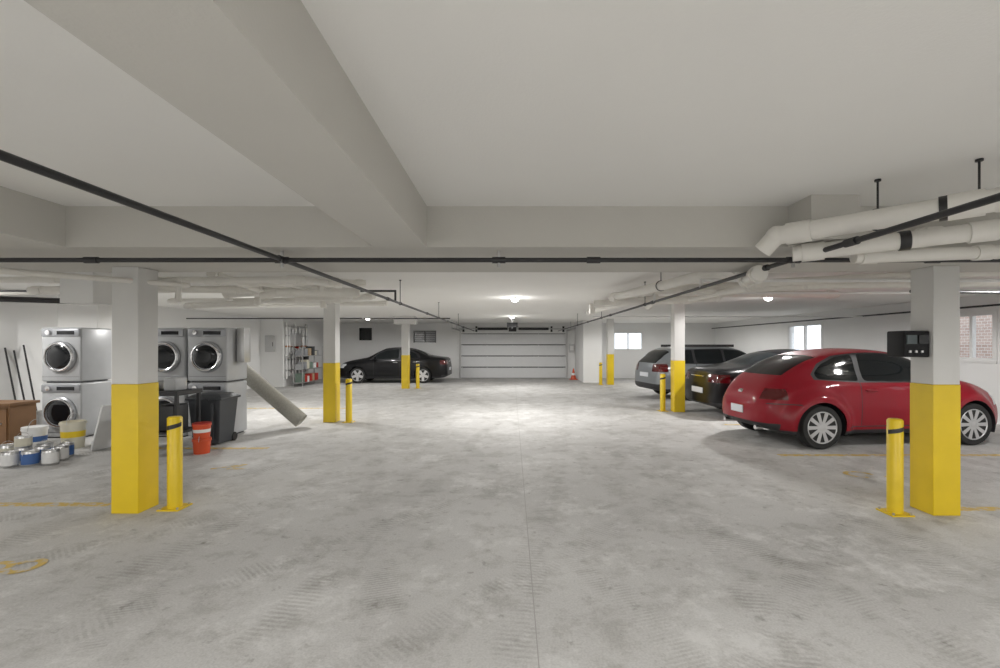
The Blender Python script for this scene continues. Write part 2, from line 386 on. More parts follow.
for p in ((.06, 9.9, 250, 8), (0, 16.2, 190, 6), (-5.45, 10.3, 225, 6), (5.35, 9.6, 235, 6), (-5.4, 17.2, 110), (6.0, 17.0, 200),
          (.3, -1.6, 420), (-6.2, -1.5, 360), (6.0, -1.5, 360), (-8.3, 6.35, 110), (6.6, 5.6, 140)):
    fixture(*p)

# ---------------------------------------------------------------- pipes
def hangers(mb, pts, r=.006, top=ZT):
    for (x, y, z, pr) in pts:
        mb.cyl((x, y, z), (x, y, top), r, 'black', 6); mb.cyl((x, y, top-.012), (x, y, top), .018, 'black', 10)
        mb.torus((x, y, z), (0, 1, 0), pr+.004, .006, 'black', 16, 6)
ZP = 2.2
mb = MB(); r = .018
mb.tube([(-1.75, -4, ZP), (-1.75, 21.2, ZP)], r, 'black')
for y in (1.1, 3.5, 6.5, 9.5, 12.5): mb.cyl((-1.75, y-.05, ZP), (-1.75, y+.05, ZP), r*1.45, 'black')
hangers(mb, [(-1.75, y, ZP, r) for y in (7.2, 11, 15)])
mb.tube([(2.14, -4, ZP), (2.14, 21.2, ZP)], r, 'black')
for y in (2.9, 3.9, 7, 10, 13): mb.cyl((2.14, y-.05, ZP), (2.14, y+.05, ZP), r*1.45, 'black')
hangers(mb, [(2.14, y, ZP, r) for y in (7.4, 11, 15)])
mb.tube([(-9.2, 3.5, ZP-.004), (9.4, 3.5, ZP-.004)], r, 'black')
for x in (-5.4, -3.2, -1.75, -.1, .62, 2.14, 3.2): mb.cyl((x-.05, 3.5, ZP-.004), (x+.05, 3.5, ZP-.004), r*1.4, 'black')
for x in (-1.75, -.1, 2.14): mb.cyl((x, 3.5, ZP-.06), (x, 3.5, ZP+.065), .012, 'steel', 10)
mb.tube([(-9.2, 6.9, 2.36), (-1.75, 6.9, 2.36), (-1.75, 6.9, 2.2)], .016, 'black')
mb.tube([(-9.2, 13.0, 2.3), (-1.75, 13.0, 2.3)], .016, 'black')
mb.tube([(2.14, 6.9, 2.2), (2.14, 6.9, 2.33), (9.4, 6.9, 2.33)], .018, 'white')
mb.tube([(2.14, 12.2, 2.3), (9.4, 12.2, 2.3)], .018, 'white')
mb.tube([(2.14, 5.2, 2.2), (2.14, 5.2, 2.28), (9.4, 5.2, 2.28)], .02, 'white')
mb.tube([(9.3, 4.6, 2.32), (9.3, 21.4, 2.32)], .02, 'black')
mb.tube([(5.2, 6.0, 2.25), (9.3, 6.0, 2.2)], .022, 'black')
mb.tube([(-9.2, 3.75, 2.08), (-4.7, 5.1, 2.03)], .03, 'black')
mb.obj('sprinkler_pipework')

mb = MB()
def drain(paths, r=.055, hp=()):
    for p in paths: mb.tube(p, r, 'pvc', 18, collars='pvc')
    hangers(mb, hp)
drain([[(1.78, 3.27, 2.22), (1.84, 3.20, 2.31), (2.62, 2.46, 2.33), (3.8, 1.3, 2.36)]], .062, [(2.25, 2.83, 2.32, .062), (2.56, 2.52, 2.33, .062)])
mb.cyl((2.44, 2.63, 2.326), (2.49, 2.583, 2.328), .070, 'black', 18)
drain([[(2.0, 3.28, 2.20), (2.98, 2.75, 2.25), (5.2, 1.6, 2.29)]], .055)
mb.cyl((2.52, 3.0, 2.226), (2.57, 2.973, 2.229), .063, 'black', 18)
drain([[(2.9, 3.3, 2.34), (5.5, 2.9, 2.38)], [(2.45, 3.3, 2.18), (3.4, 3.22, 2.20), (5.4, 2.95, 2.24)]], .045)
drain([[(1.72, 7.9, 2.36), (2.36, 4.75, 2.36), (2.36, 4.64, 2.2), (2.1, 3.9, 2.16)], [(1.9, 7.0, 2.36), (3.3, 6.6, 2.40), (5.6, 6.4, 2.44)]], .065, [(2.04, 6.3, 2.36, .065)])
drain([[(1.75, 9.2, 2.38), (2.7, 9.0, 2.4), (2.7, 9.0, 2.5)], [(2.9, 9.8, 2.36), (2.5, 8.0, 2.36), (2.2, 8.0, 2.42)], [(3.0, 7.8, 2.42), (5.8, 8.2, 2.45)], [(1.5, 8.4, 2.30), (3.2, 8.0, 2.34)], [(2.1, 8.3, 2.33), (1.9, 11.5, 2.36)], [(1.6, 9.2, 2.37), (1.6, 9.2, 2.18)], [(1.7, 7.7, 2.28), (3.3, 7.4, 2.31), (3.3, 7.4, 2.5)]], .06)
drain([[(2.9, 5.6, 2.30), (5.6, 5.0, 2.36), (9.2, 4.9, 2.38)], [(2.3, 6.2, 2.26), (3.6, 5.7, 2.28), (7.0, 5.6, 2.32)], [(2.6, 5.0, 2.18), (2.9, 7.6, 2.30)]], .045)
drain([[(-9.2, 5.7, 2.34), (-5.6, 5.7, 2.36), (-3.0, 5.9, 2.38), (-2.0, 6.3, 2.40)], [(-4.6, 5.7, 2.36), (-4.6, 5.7, 2.02)], [(-3.4, 5.9, 2.37), (-2.9, 7.6, 2.4)]], .04)
drain([[(-6.4, 8.6, 2.36), (-3.2, 8.3, 2.36), (-2.4, 8.0, 2.4)], [(-5.2, 8.5, 2.36), (-4.6, 7.4, 2.38), (-2.6, 7.3, 2.4)], [(-3.4, 8.3, 2.36), (-3.4, 8.3, 2.22)]], .055)
drain([[(-6.6, 6.3, 2.30), (-4.9, 6.3, 2.32), (-3.9, 6.6, 2.34), (-2.5, 6.6, 2.36)], [(-3.6, 6.6, 2.34), (-3.4, 5.2, 2.36)], [(-7.0, 9.9, 2.38), (-2.6, 9.6, 2.42)]], .05)
drain([[(-3.3, 4.95, 2.24), (-2.3, 5.0, 2.26), (-2.1, 5.6, 2.28)], [(-3.2, 5.4, 2.27), (-2.0, 5.4, 2.3)], [(-2.6, 5.0, 2.25), (-2.6, 6.2, 2.3)], [(-8.6, 7.2, 2.36), (-2.6, 7.0, 2.42)]], .04)
drain([[(-3.1, 5.7, 2.16), (-2.9, 5.7, 2.2), (-1.95, 5.9, 2.22)], [(-2.4, 5.8, 2.21), (-2.4, 5.8, 2.36)], [(-3.0, 6.4, 2.2), (-2.2, 6.3, 2.22)], [(-5.6, 7.9, 2.22), (-4.2, 7.6, 2.25), (-4.2, 7.6, 2.42)]], .05)
drain([[(-4.35, -1, 2.20), (-4.3, 3.0, 2.20), (-4.0, 3.28, 2.2), (-3.9, 3.3, 2.1), (-3.3, 4.7, 2.16)], [(-3.86, 4.62, 2.22), (-3.35, 4.62, 2.2), (-3.35, 4.62, 1.98)]], .024)
mb.obj('drain_pipework')

# ---------------------------------------------------------------- dryers
def dryer_stack(x0, y0, w=.66, d=.6, h=.92, n=2, lift=0):
    mb = MB()
    for k in range(n):
        z = lift+k*(h+.002)
        mb.rbox(0, w, 0, d, z+.02, z+h, 'appl', .03)
        mb.box(.04, w-.04, .05, d-.05, z, z+.05, 'blackp')
        mb.rbox(.015, w-.015, -.02, .05, z+h-.15, z+h-.02, 'applp', .012)
        mb.box(w*.42, w*.86, -.023, -.018, z+h-.12, z+h-.06, 'dglass')
        mb.lathe([(.042, 0), (.038, .03), (.0, .032)], (w*.22, -.02, z+h-.085), (0, -1, 0), 'chrome', 20)
        cx, cz = w/2, z+.43
        mb.lathe([(.265, 0), (.265, .03), (.235, .05), (.20, .045)], (cx, 0.0, cz), (0, -1, 0), 'applp', 40)
        mb.torus((cx, -.05, cz), (0, 1, 0), .225, .016, 'chrome', 40, 8)
        mb.lathe([(.215, 0), (.18, .02), (.09, .03), (0, .033)], (cx, -.035, cz), (0, -1, 0), 'dglass', 40)
        mb.box(cx+.22, cx+.25, -.05, -.03, cz-.06, cz+.06, 'chrome')
        mb.box(.02, w-.02, -.003, .02, z+.10, z+.104, 'blackp')
    return mb.obj('front_load_dryer', (x0, y0, 0))
dryer_stack(-7.80, 7.62)
dryer_stack(-6.15, 7.72)
dryer_stack(-5.42, 7.68)
mb = MB(); mb.rbox(-4.735, -4.60, 7.9, 8.1, 1.25, 1.85, 'steel', .01); mb.obj('dryer_vent_box')

mb = MB(); 
for x in (-5.3, -4.62):
    for y in (6.0, 6.45): mb.box(x, x+.04, y, y+.04, 0, .86, 'blackp')
mb.box(-5.32, -4.56, 5.98, 6.5, .84, .9, 'blackp'); mb.box(-5.3, -4.58, 6.0, 6.49, .3, .33, 'blackp')
mb.rbox(-5.2, -4.95, 6.05, 6.35, .34, .6, 'bin', .02); mb.rbox(-4.9, -4.66, 6.05, 6.35, .34, .7, 'black', .02)
mb.rbox(-5.2, -4.95, 6.1, 6.35, .9, 1.02, 'steel', .02); mb.rbox(-4.85, -4.68, 6.1, 6.35, .9, 1.08, 'appl', .02)
mb.obj('utility_cart', (-.08, .40, 0))

mb = MB()
def frustum(mb, x, y, z0, z1, a0, b0, a1, b1, mat, X=None):
    vs = [(x-a0, y-b0, z0), (x+a0, y-b0, z0), (x+a0, y+b0, z0), (x-a0, y+b0, z0), (x-a1, y-b1, z1), (x+a1, y-b1, z1), (x+a1, y+b1, z1), (x-a1, y+b1, z1)]
    mb.add(vs, [(3,2,1,0),(4,5,6,7),(0,1,5,4),(1,2,6,5),(2,3,7,6),(3,0,4,7)], mat, X=X)
frustum(mb, 0, 0, .02, .70, .20, .18, .25, .23, 'bin'); frustum(mb, 0, 0, .70, .74, .28, .26, .28, .26, 'bin'); frustum(mb, 0, 0, .74, .79, .27, .25, .2, .18, 'bin')
mb.box(-.1, .1, -.29, -.26, .70, .73, 'bin'); mb.box(-.14, -.10, -.235, -.2, .1, .65, 'bin'); mb.box(.10, .14, -.235, -.2, .1, .65, 'bin')
mb.cyl((-.22, .2, .07), (.22, .2, .07), .07, 'rubber')
mb.obj('trash_bin', (-4.72, 7.28, 0), bevel=.01)

def bucket(name, x, y, r=.15, h=.36, mat='cream', band=None, lid=None, z=0, stack=None):
    mb = MB()
    def one(z, mat, band, lid):
        mb.lathe([(r*.86, z), (r*.98, z+h*.9), (r*1.06, z+h*.9), (r*1.06, z+h*.96), (r, z+h*.96), (r, z+h), (r*.93, z+h), (r*.8, z+.02), (0, z+.02)], (0,0,0), (0,0,1), mat, 28)
        if band: mb.lathe([(r*.925, z+h*.42), (r*.965, z+h*.65)], (0,0,.0), (0,0,1), band, 28)
        if lid: mb.lathe([(r*1.04, z+h), (r*1.04, z+h+.015), (r*.9, z+h+.02), (0, z+h+.02)], (0,0,0), (0,0,1), lid, 28)
    one(0, mat, band, lid)
    if stack: one(h+.02, *stack)
    mb.torus((0, 0, h*.9), (1, 0.3, 0), r*1.08, .004, 'steel', 20, 5, a0=math.pi, a1=2*math.pi)
    mb.obj(name, (x, y, z))
bucket('orange_bucket', -4.60, 6.76, .12, .20, 'orange', None, 'orange', stack=('orange', 'white', 'redv')) if False else bucket('orange_bucket', -4.45, 6.60, .115, .20, 'orange', None, 'orange', stack=('orange', 'white', 'redv'))
mb = MB(); p0 = Vector((-5.2, 8.62, 1.20)); p1 = Vector((-3.95, 8.62, .13)); d = (p1-p0).normalized()
mb.lathe([(.13, 0), (.14, .1), (.135, (p1-p0).length*.5), (.14, (p1-p0).length), (.11, (p1-p0).length-.02), (.10, (p1-p0).length-.005), (.07, (p1-p0).length-.03), (.06, (p1-p0).length-.005), (.02, (p1-p0).length-.04)], p0, d, 'carpet', 28)
mb.obj('rolled_carpet')

mb = MB()
mb.box(-8.3, -7.32, 6.73, 7.1, 0, .04, 'blackp'); mb.box(-8.28, -7.34, 6.72, 7.1, .04, .66, 'wood'); mb.box(-8.32, -7.30, 6.68, 7.12, .66, .70, 'wood')
for x in (-8.26, -7.80): mb.box(x, x+.43, 6.70, 6.72, .08, .62, 'wood'); mb.cyl((x+.36, 6.70, .4), (x+.36, 6.67, .4), .015, 'steel', 10)
mb.obj('wooden_cabinet', bevel=.004)
mb = MB(); X = Matrix.Translation((-6.12, 6.68, 0.003)) @ Matrix.Rotation(math.radians(14), 4, 'Y') 
mb.box(-.012, .012, 0, .32, 0.0, .68, 'white', X); mb.obj('leaning_board')
def can(x, y, r, h, lab, z=0):
    mb = MB()
    mb.lathe([(r*.96, 0), (r, .006), (r, h-.01), (r*.97, h-.004), (r*.97, h), (r*.86, h), (r*.84, h-.008), (0, h-.006)], (0,0,0), (0,0,1), 'steel', 24)
    mb.lathe([(r*1.01, h*.14), (r*1.01, h*.84)], (0,0,0), (0,0,1), lab, 24)
    mb.torus((0, -.01, h*.75), (1, 0, 0), r*1.02, .003, 'steel', 14, 4, a0=math.pi, a1=2*math.pi)
    mb.obj('paint_can', (x, y, z))
for (x, y, r, h, l) in ((-6.40, 5.86, .085, .19, 'white'), (-6.20, 5.92, .085, .19, 'blue'), (-6.0, 5.98, .085, .19, 'white'), (-6.50, 6.12, .085, .19, 'blue'),
                        (-6.28, 6.15, .085, .2, 'blue'), (-6.08, 6.2, .08, .19, 'white'), (-6.2, 6.40, .08, .19, 'blue'), (-6.74, 6.15, .1, .22, 'cream'), (-6.5, 6.40, .085, .19, 'white')): can(x, y, r, h, l)
can(-6.50, 6.12, .085, .15, 'cream', .191)
bucket('plastic_bucket', -6.63, 6.95, .15, .40, 'cream', 'yellow')
bucket('plastic_bucket', -7.0, 6.75, .14, .34, 'white', 'blue', 'white')
mb = MB()
for k, (yy, zz) in enumerate(((8.3, 1.5), (8.45, 1.45), (8.62, 1.55))):
    mb.cyl((-8.9, yy, .25), (-9.26, yy+.1, zz), .014, 'blackp', 8)
    if k == 1:
        mb.box(-8.95, -8.84, yy-.2, yy+.2, .22, .26, 'steel')
        for q in range(9): mb.box(-8.91, -8.88, yy-.2+q*.048, yy-.19+q*.048, .0, .23, 'steel')
    else:
        X = Matrix.Translation((-8.9, yy, .16))
        mb.rbox(-.015, .015, -.12, .12, -.16, .16, 'steel', .012, X)
mb.obj('garden_tools')

mb = MB(); x = -8.40
for k, y in enumerate((17.15, 17.35, 17.6, 17.85, 18.15, 18.5, 18.8)):
    mt = ('white', 'white', 'steel', 'white', 'steel', 'white', 'steel')[k]
    mb.tube([(x, y, .3+.1*(k % 3)), (x, y, 2.4-.12*(k % 3))], .04, mt, 10)
    mb.cyl((x, y, 1.1+.12*(k % 4)), (x+.12, y, 1.1+.12*(k % 4)), .05, 'redv' if k == 3 else 'steel', 10)
for z in (.6, 1.0, 1.5, 1.9, 2.25): mb.tube([(x, 17.1, z), (x, 18.85, z)], .035, 'steel' if z != 1.5 else 'copper', 10)
mb.rbox(-8.46, -8.2, 17.4, 17.9, 1.5, 2.0, 'steel', .01); mb.rbox(-8.46, -8.25, 18.3, 18.7, .7, 1.2, 'blackp', .01)
mb.obj('mechanical_piping')
mb = MB()
for y in (17.15, 18.95):
    for x in (-8.17, -7.83): mb.box(x, x+.03, y, y+.03, 0, 1.5, 'steel')
for z in (.12, .62, 1.12): mb.box(-8.17, -7.80, 17.15, 18.98, z, z+.025, 'steel')
cols = ['cardb', 'white', 'applp', 'appl', 'cardb', 'green', 'cream', 'redv', 'bin', 'white']
for z in (.145, .645, 1.145):
    y = 17.22
    while y < 18.7:
        wd = random.uniform(.15, .32); mb.box(-8.12, -7.86+random.uniform(-.05, 0), y, y+wd, z, z+random.uniform(.15, .36), random.choice(cols)); y += wd+.04
mb.obj('storage_shelf')
mb = MB(); mb.rbox(-9.1, -8.75, 16.93, 17.0005, 1.3, 1.9, 'steel', .01); mb.box(-8.82, -8.8, 16.92, 16.94, 1.5, 1.65, 'blackp'); mb.obj('electrical_panel')
mb = MB(); mb.box(-.17, .17, -.17, .17, 0, .03, 'orange'); mb.lathe([(.13, .03), (.09, .2)], (0,0,0), (0,0,1), 'orange', 20); mb.lathe([(.09, .2), (.07, .3)], (0,0,0), (0,0,1), 'white', 20); mb.lathe([(.07, .3), (.02, .5), (0, .5)], (0,0,0), (0,0,1), 'orange', 20)
mb.obj('traffic_cone', (2.75, 20.6, 0))
mb = MB(); mb.box(2.66, 2.9, YF-.12, YF-.003, 1.2, 1.6, 'steel'); mb.box(2.7, 2.86, YF-.13, YF-.12, 1.3, 1.5, 'white'); mb.obj('door_control_box')

# ---------------------------------------------------------------- cars
def pchip(pts):
    xs = [p[0] for p in pts]; ys = [p[1] for p in pts]; n = len(xs)
    h = [xs[i+1]-xs[i] for i in range(n-1)]; d = [(ys[i+1]-ys[i])/h[i] for i in range(n-1)]
    m = [d[0]]+[0 if d[i-1]*d[i] <= 0 else (3*(h[i-1]+h[i]))/((2*h[i]+h[i-1])/d[i-1]+(h[i]+2*h[i-1])/d[i]) for i in range(1, n-1)]+[d[-1]]
    def f(x):
        if x <= xs[0]: return ys[0]
        if x >= xs[-1]: return ys[-1]
        i = 0
        while xs[i+1] < x: i += 1
        t = (x-xs[i])/h[i]; t2 = t*t; t3 = t2*t
        return (2*t3-3*t2+1)*ys[i]+(t3-2*t2+t)*h[i]*m[i]+(-2*t3+3*t2)*ys[i+1]+(t3-t2)*h[i]*m[i+1]
    return f
def pip(x, y, poly):
    c = False; j = len(poly)-1
    for i in range(len(poly)):
        xi, yi = poly[i]; xj, yj = poly[j]
        if (yi > y) != (yj > y) and x < (xj-xi)*(y-yi)/(yj-yi)+xi: c = not c
        j = i
    return c
def sst(a, b_, x): t = max(0, min(1, (x-a)/(b_-a))); return t*t*(3-2*t)
def roundpoly(p, k=.12):
    q = []
    for i in range(len(p)):
        a = Vector(p[i-1]); b_ = Vector(p[i]); c = Vector(p[(i+1) % len(p)])
        ka = min(.4, .05/max(1e-6, (a-b_).length)); kc = min(.4, .05/max(1e-6, (c-b_).length))
        q.append(tuple(b_+(a-b_)*ka)); q.append(tuple(b_+(a-b_)*ka*.25+(c-b_)*kc*.25)); q.append(tuple(b_+(c-b_)*kc))
    return q

def wheel(mb, x, y, side, r, w=.2, spokes=10):
    ax = (0, side, 0); o = (x, y-side*w, r)
    mb.lathe([(r*.62, .01), (r*.9, 0), (r, .03), (r, w-.03), (r*.95, w-.005), (r*.76, w), (r*.72, w-.012)], o, ax, 'rubber', 40)
    mb.lathe([(r*.74, w*.3), (r*.74, w-.010), (r*.71, w-.002), (r*.67, w-.015), (r*.65, w*.45), (.0, w*.4)], o, ax, 'alloy', 40)
    mb.lathe([(r*.62, w*.46), (r*.6, w*.47), (0, w*.47)], o, ax, 'blackp', 24)
    mb.lathe([(r*.24, w*.45), (r*.23, w*.90), (r*.1, w*.97), (0, w*.97)], o, ax, 'alloy', 20)
    for k in range(spokes):
        a = 2*math.pi*(k+.5)/spokes
        X = Matrix.Translation(o) @ Matrix.Rotation(a, 4, 'Y')
        y0, y1 = side*w*.72, side*w*.94
        q = .022 if spokes > 6 else .05; q2 = .040 if spokes > 6 else .07
        vs = [(-q*.8, y0, r*.15), (q*.8, y0, r*.15), (q2*.7, y0, r*.69), (-q2*.7, y0, r*.69), (-q, y1, r*.15), (q, y1, r*.15), (q2*.72, y1+side*.006, r*.69), (-q2*.72, y1+side*.006, r*.69)]
        mb.add(vs, [(0,1,2,3),(4,7,6,5),(0,4,5,1),(1,5,6,2),(2,6,7,3),(3,7,4,0)], 'alloy', X=X)

def build_car(name, C, loc, rz):
    Ln = C['L']; top = pchip(C['top']); bot = pchip(C['bot']); belt = pchip(C['belt']); wid = pchip(C['wid']); rw = pchip(C['roofw'])
    NX, NV = C.get('NX', 170), C.get('NV', 64)
    clad = C.get('clad', 0); RW = C['wr']; RA = C['arch']; wx = C['wheels']; fb = C.get('bulge', 0); fs_ = C.get('bsig', .42)
    mb = MB(); b_i = mb.mi(C['paint']); g_i = mb.mi('carglass'); k_i = mb.mi('blackp'); t_i = mb.mi('tail'); h_i = mb.mi('head'); c_i = mb.mi('chrome')
    sidewin = [roundpoly(p) for p in C['sidewin']]; sidetrim = C['sidetrim']
    def section(x):
        w = wid(x); zb = bot(x); zt = top(x); zs = min(belt(x), zt-.04)
        cab = sst(.05, .32, zt-zs)
        we = w*(.86*(1-cab))+rw(x)*cab; ze = zt-(.035*(1-cab)+.085*cab)
        P = [(0, zb), (w*.5, zb), (w*.9, zb), (w*.97, zb+.05), (w*1.0, zb+(zs-zb)*.35), (w*1.005, zb+(zs-zb)*.62), (w*.985, zs-.05), (w*.95, zs),
             (w*.94*(1-cab*.35)+we*cab*.33, zs+(ze-zs)*.3), (we, ze), (we*.86, zt-.03*cab-.01), (we*.45, zt-.006), (0, zt)]
        for _ in range(3):
            Q = [P[0]]
            for a, c in zip(P, P[1:]): Q += [(a[0]*.75+c[0]*.25, a[1]*.75+c[1]*.25), (a[0]*.25+c[0]*.75, a[1]*.25+c[1]*.75)]
            Q.append(P[-1]); P = Q
        cum = [0]
        for a, c in zip(P, P[1:]): cum.append(cum[-1]+math.hypot(c[0]-a[0], c[1]-a[1]))
        out = []; j = 0
        for i in range(NV+1):
            s_ = cum[-1]*i/NV
            while j < len(cum)-2 and cum[j+1] < s_: j += 1
            t = (s_-cum[j])/max(1e-9, cum[j+1]-cum[j]); out.append((P[j][0]+(P[j+1][0]-P[j][0])*t, P[j][1]+(P[j+1][1]-P[j][1])*t))
        return out
    bm = bmesh.new(); G = {}
    for i in range(NX+1):
        u = i/NX; x = Ln*(.45*u+.55*(.5-.5*math.cos(math.pi*u)))
        for j, (y, z) in enumerate(section(x)):
            if y > .3:
                for wxx in wx:
                    if C.get('fender'):
                        dd = math.hypot(x-wxx, z-RW)
                        y += fb*(1-sst(.42, .60, dd))
                    else: y += fb*math.exp(-((x-wxx)/fs_)**2)*math.exp(-((z-.5)/.27)**2)
                y += C.get('crease', .0)*math.exp(-((z-(belt(x)-.09))/.025)**2)
            G[i, j, 1] = bm.verts.new((x, y, z))
            G[i, j, -1] = G[i, j, 1] if j in (0, NV) else bm.verts.new((x, -y, z))
            if j in (0, NV): G[i, j, 1].co.y = 0
    for i in range(NX):
        for j in range(NV):
            for sgn in (1, -1):
                vs = [G[i, j, sgn], G[i+1, j, sgn], G[i+1, j+1, sgn], G[i, j+1, sgn]]
                if sgn == 1: vs = vs[::-1]
                try: bm.faces.new(vs)
                except Exception: pass
    for i in (0, NX):
        ring = [G[i, j, 1] for j in range(NV+1)]+[G[i, j, -1] for j in range(NV-1, 0, -1)]
        bm.faces.new(ring)
    bmesh.ops.recalc_face_normals(bm, faces=bm.faces[:])
    def cut(co, no, test):
        fs = [f for f in bm.faces if test(f.calc_center_median())]
        if not fs: return
        g = set(fs)
        for f in fs: g.update(f.edges); g.update(f.verts)
        bmesh.ops.bisect_plane(bm, geom=list(g), plane_co=co, plane_no=no, dist=1e-4)
    mg = .06
    def cutseg(a, b_, ymin=.45):
        x0, x1 = min(a[0], b_[0])-mg, max(a[0], b_[0])+mg; z0, z1 = min(a[1], b_[1])-mg, max(a[1], b_[1])+mg
        if math.hypot(a[0]-b_[0], a[1]-b_[1]) < 1e-4: return
        cut((a[0], 0, a[1]), (-(b_[1]-a[1]), 0, b_[0]-a[0]), lambda c: x0 < c.x < x1 and z0 < c.z < z1 and abs(c.y) > ymin)
    for poly in sidewin+[sidetrim]:
        for a, b_ in zip(poly, poly[1:]+poly[:1]): cutseg(a, b_)
    for wxx in wx:
        n = 24
        for q in range(n):
            a0_ = -.4+(math.pi+.8)*q/n; a1_ = -.4+(math.pi+.8)*(q+1)/n
            for RR in ([RA, RA+.05] if clad else [RA]): cutseg((wxx+RR*math.cos(a0_), RW+RR*math.sin(a0_)), (wxx+RR*math.cos(a1_), RW+RR*math.sin(a1_)))
    for (sx, z0, z1) in C['seams']:
        for dx in (-.006, .006): cutseg((sx+dx, z0), (sx+dx, z1))
    for (x0, x1, sz) in C.get('hseams', ()):
        for dz in (-.008, .008): cutseg((x0, sz+dz), (x1, sz+dz))
    cut((0, 0, C.get('sill', .27)+clad), (0, 0, 1), lambda c: c.z < .6)
    for (x0, x1, y0, y1, z0, z1, mi_) in C['patch']:
        T = lambda c: x0-.1 < c.x < x1+.1 and y0-.1 < abs(c.y) < y1+.1 and z0-.1 < c.z < z1+.1
        for x in (x0, x1): cut((x, 0, 0), (1, 0, 0), T)
        for z in (z0, z1): cut((0, 0, z), (0, 0, 1), T)
        for y in (y0, y1):
            cut((0, y, 0), (0, 1, 0), T); cut((0, -y, 0), (0, 1, 0), T)
    a0, a1, zlo, zhi, hw = C['rwin']
    T = lambda c: a0-.15 < c.x < a1+.15 and c.z > zlo-.15
    for z in (zlo, zhi): cut((0, 0, z), (0, 0, 1), T)
    for x in (a0, a1): cut((x, 0, 0), (1, 0, 0), T)
    cut((0, hw, 0), (0, 1, 0), T); cut((0, -hw, 0), (0, 1, 0), T)
    w0, w1, whw = C['ws']
    T2 = lambda c: w0-.15 < c.x < w1+.15 and c.z > .9
    for x in (w0, w1): cut((x, 0, 0), (1, 0, 0), T2)
    cut((0, whw, 0), (0, 1, 0), T2); cut((0, -whw, 0), (0, 1, 0), T2)
    def classify(c, n):
        x, y, z = c; ay = abs(y); any_ = abs(n.y)
        if any_ > .55 and ay > .5:
            for poly in sidewin:
                if pip(x, z, poly): return g_i
            if pip(x, z, sidetrim): return k_i
        if any_ < .7 and z > belt(x)+.01:
            if w0 < x < w1 and ay < whw: return g_i
            if a0 <= x <= a1 and zlo < z < zhi and ay < hw: return g_i
        for (x0, x1, y0, y1, z0, z1, mi_) in C['patch']:
            if x0 <= x <= x1 and y0 <= ay <= y1 and z0 <= z <= z1: return {'tail': t_i, 'head': h_i, 'black': k_i, 'chrome': c_i}[mi_]
        if clad:
            for wxx in wx:
                if math.hypot(x-wxx, z-RW) < RA+.05 and any_ > .5: return k_i
        if z < C.get('sill', .27)+clad: return k_i
        if any_ > .5:
            for (sx, z0, z1) in C['seams']:
                if abs(x-sx) < .0061 and z0 < z < z1: return k_i
            for (x0, x1, sz) in C.get('hseams', ()):
                if x0 < x < x1 and abs(z-sz) < .0081: return k_i
        return b_i
    kill = []
    bm.normal_update()
    for f in bm.faces:
        c = f.calc_center_median(); f.smooth = True
        if abs(c.y) > .48 and any(math.hypot(c.x-wxx, c.z-RW) < RA-.0005 for wxx in wx): kill.append(f); continue
        f.material_index = classify(c, f.normal)
    bmesh.ops.delete(bm, geom=kill, context='FACES')
    bm.verts.index_update()
    mb.v = [tuple(v.co) for v in bm.verts]; mb.f = [[v.index for v in f.verts] for f in bm.faces]
    mb.m = [f.material_index for f in bm.faces]; mb.sm = [True]*len(mb.f); bm.free()
    for wxx in wx:
        for sgn in (1, -1):
            w = wid(wxx)+fb; vs = []; n = 28
            for i in range(n+1):
                a = -.35+(math.pi+.7)*i/n
                for yy in (w-.03, w-.36): vs.append((wxx+RA*1.004*math.cos(a), sgn*yy, max(.14, RW+RA*1.004*math.sin(a))))
            fs = [(2*i, 2*i+1, 2*i+3, 2*i+2) for i in range(n)]; fs.append([2*i+1 for i in range(n+1)])
            mb.add(vs, fs, 'blackp', True)
            wheel(mb, wxx, sgn*(w-.025), sgn, RW, .2, C.get('spokes', 10))
    mb.box(wx[0]-.1, wx[1]+.1, -.45, .45, .16, .3, 'blackp')
    mx_, mz = C['mirror']
    for sgn in (1, -1):
        y = wid(mx_)*.95
        mb.ell((mx_, sgn*(y+.12), mz), (.07, .10, .065), C['paint'], 16, 10)
        mb.box(mx_-.03, mx_+.03, min(sgn*(y-.08), sgn*(y+.06)), max(sgn*(y-.08), sgn*(y+.06)), mz-.055, mz-.02, 'blackp')
    for (hx, hz) in C['handles']:
        for sgn in (1, -1):
            y = wid(hx)*.985; mb.rbox(hx-.09, hx+.09, min(sgn*y, sgn*(y+.03)), max(sgn*y, sgn*(y+.03)), hz-.014, hz+.014, C.get('handlemat', C['paint']), .008)
    for (kind, a) in C.get('extra', ()):
        if kind == 'box': mb.rbox(*a[:6], a[6], .006)
        if kind == 'cyl': mb.cyl(a[0], a[1], a[2], a[3], 14)
    return mb.obj(name, loc, rz)

